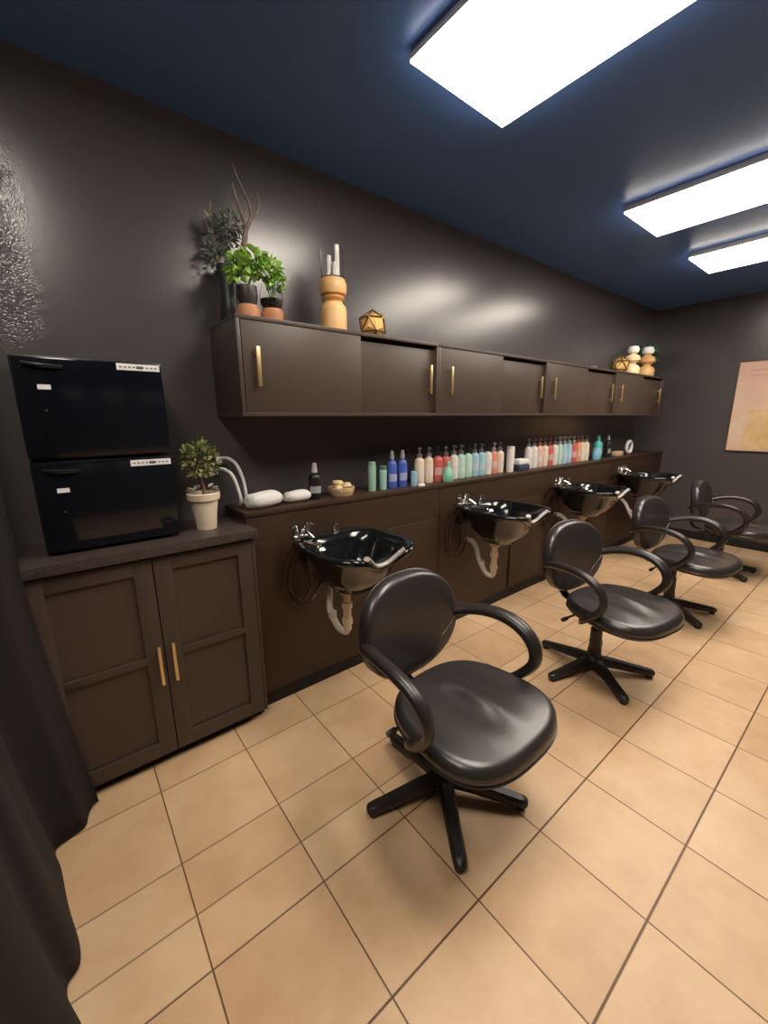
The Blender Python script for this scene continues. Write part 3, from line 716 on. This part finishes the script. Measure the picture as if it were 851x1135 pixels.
for i, (x, y, a, lab) in enumerate(((.965, .868, 1, 'nearest black salon chair, large in the middle of the photo'), (2.18, .870, -9, 'second black salon chair from the near end'),
                                   (3.35, .87, -5, 'third black salon chair from the near end, overlapping the farthest one'), (4.60, .87, 2, 'farthest black salon chair, cut by the right edge of the photo'))):
    o = ch if i == 0 else copy_tree(ch)
    o.location = (x, y, 0); o.rotation_euler = (0, 0, math.radians(a)); relabel(o, lab)
    for c_ in o.children:
        if c_.name.startswith('leg'): c_.rotation_euler = (0, 0, math.radians(2-a))

# ------------------------------------------------------------------ poster on the far wall
r = thing('framed_poster', (XB-.001, .835, 1.025), 'large peach coloured poster in a thin dark frame on the far wall', 'poster')
m = MB(); w = .335; H = .905
m.box(-.022, 0, -w, w, 0, .008, .001); m.box(-.022, 0, -w, w, H-.008, H, .001); m.box(-.022, 0, -w, -w+.008, 0, H, .001); m.box(-.022, 0, w-.008, w, 0, H, .001); m.build('frame', mat('dark_frame', (.10, .05, .035), .4), r)
p = MB().box(-.014, -.002, -w+.008, w-.008, .008, H-.008).build('print', poster_mat(), r, smooth=False)
m = MB(); m.box(-.0155, -.0142, -w+.05, w-.14, .03, .42); m.build('gold_panel', mat('gold_print', (.66, .42, .17), .45, var=(9, (.74, .54, .30))), p, smooth=False)
m = MB()
for yy, zz, q in ((w-.05, .27, .028), (w-.10, .34, .020), (w-.095, .20, .020)):
    for k in range(5):
        a = 2*PI*k/5; cyy, czz = yy+q*.6*math.cos(a), zz+q*.6*math.sin(a)
        m.lathe([(q*.5, 0), (q*.5, .0016)], 10, M=Matrix.Translation((-.0142, cyy, czz)) @ Matrix.Rotation(-PI/2, 4, 'Y'))
m.build('flower_print', mat('flower_print', (.9, .78, .62), .5), p, smooth=False)
m = MB()
for k, (wd) in enumerate((.30, .22)):
    m.box(-.0155, -.0142, w-.10-wd, w-.10, H-.10-k*.05, H-.088-k*.05)
m.build('heading_print', mat('heading_print', (.62, .33, .24), .5), p, smooth=False)

# ------------------------------------------------------------------ curtain
def curtain():
    hem = [(-.070, 1.628), (-.085, 1.618), (-.098, 1.590), (-.110, 1.548), (-.150, 1.530), (-.198, 1.500), (-.190, 1.42), (-.165, 1.30), (-.158, 1.19), (-.150, 1.095), (-.172, 1.065), (-.166, 1.02), (-.150, .96), (-.165, .88), (-.205, .82), (-.20, .74), (-.165, .66), (-.18, .56), (-.215, .50), (-.20, .42), (-.17, .34)]
    # resample smoothly
    P = [Vector((x, y, 0)) for x, y in hem]; Q = []
    for i in range(len(P)-1):
        p0 = P[max(i-1, 0)]; p1 = P[i]; p2 = P[i+1]; p3 = P[min(i+2, len(P)-1)]
        for k in range(5):
            t = k/5; Q.append(.5*((2*p1)+(p2-p0)*t+(2*p0-5*p1+4*p2-p3)*t*t+(3*p1-p0-3*p2+p3)*t**3))
    Q.append(P[-1]); m = MB(); rows = []
    for j in range(40):
        z = .012 + (2.50-.012)*j/39
        fl = max(0, 1-z/.95)
        rows.append([m.bm.verts.new((q.x*(1 if 1 else 1) - .085*(1-fl**1.3)*(1.) + .006*math.sin(q.y*23+z*2.2), q.y + .004*math.sin(z*6+i*.3), z)) for i, q in enumerate(Q)])
    m.bridge(rows, closed=False)
    return m
r = thing('curtain', (0, 0, 0), 'dark brown floor length curtain along the left edge of the photo', 'curtain')
o = curtain().build('cloth', M_curtain, r, angle=80)
sol = o.modifiers.new('thickness', 'SOLIDIFY'); sol.thickness = .005; sol.offset = 1
MB().tube([(-.245, 1.72, 2.515), (-.245, .20, 2.515)], .014, 12, smooth=1).build('rod', M_plastic, r)
m = MB()
for y in (1.70, .24): m.tube([(-.245, y, 2.515), (-.245, y, CZ)], .008, 8, smooth=1)
m.build('bracket', M_plastic, r)

# ------------------------------------------------------------------ camera and view
cam = bpy.data.cameras.new('camera'); co = bpy.data.objects.new('camera', cam); C.objects.link(co)
f = 449.7347; cam.sensor_fit = 'VERTICAL'; cam.sensor_height = 36; cam.lens = 36*f/1135; cam.clip_start = .02
pitch, roll, yaw = math.radians(-12.90487), math.radians(-.4933), math.radians(51.62024)
d = Vector((math.cos(yaw)*math.cos(pitch), math.sin(yaw)*math.cos(pitch), math.sin(pitch)))
rt = Vector((math.sin(yaw), -math.cos(yaw), 0)); u = rt.cross(d); c, s = math.cos(roll), math.sin(roll)
R_, U_ = c*rt + s*u, -s*rt + c*u
co.matrix_world = Matrix(((R_.x, U_.x, -d.x, 0), (R_.y, U_.y, -d.y, 0), (R_.z, U_.z, -d.z, 1.38693), (0, 0, 0, 1)))
S = bpy.context.scene; S.camera = co
w = bpy.data.worlds.new('world'); w.use_nodes = True; w.node_tree.nodes['Background'].inputs[0].default_value = (.05, .05, .06, 1); w.node_tree.nodes['Background'].inputs[1].default_value = .3; S.world = w
S.view_settings.view_transform = 'Standard'; S.view_settings.look = 'None'; S.view_settings.gamma = 1; S.view_settings.use_curve_mapping = False
S.view_settings.exposure = 0.
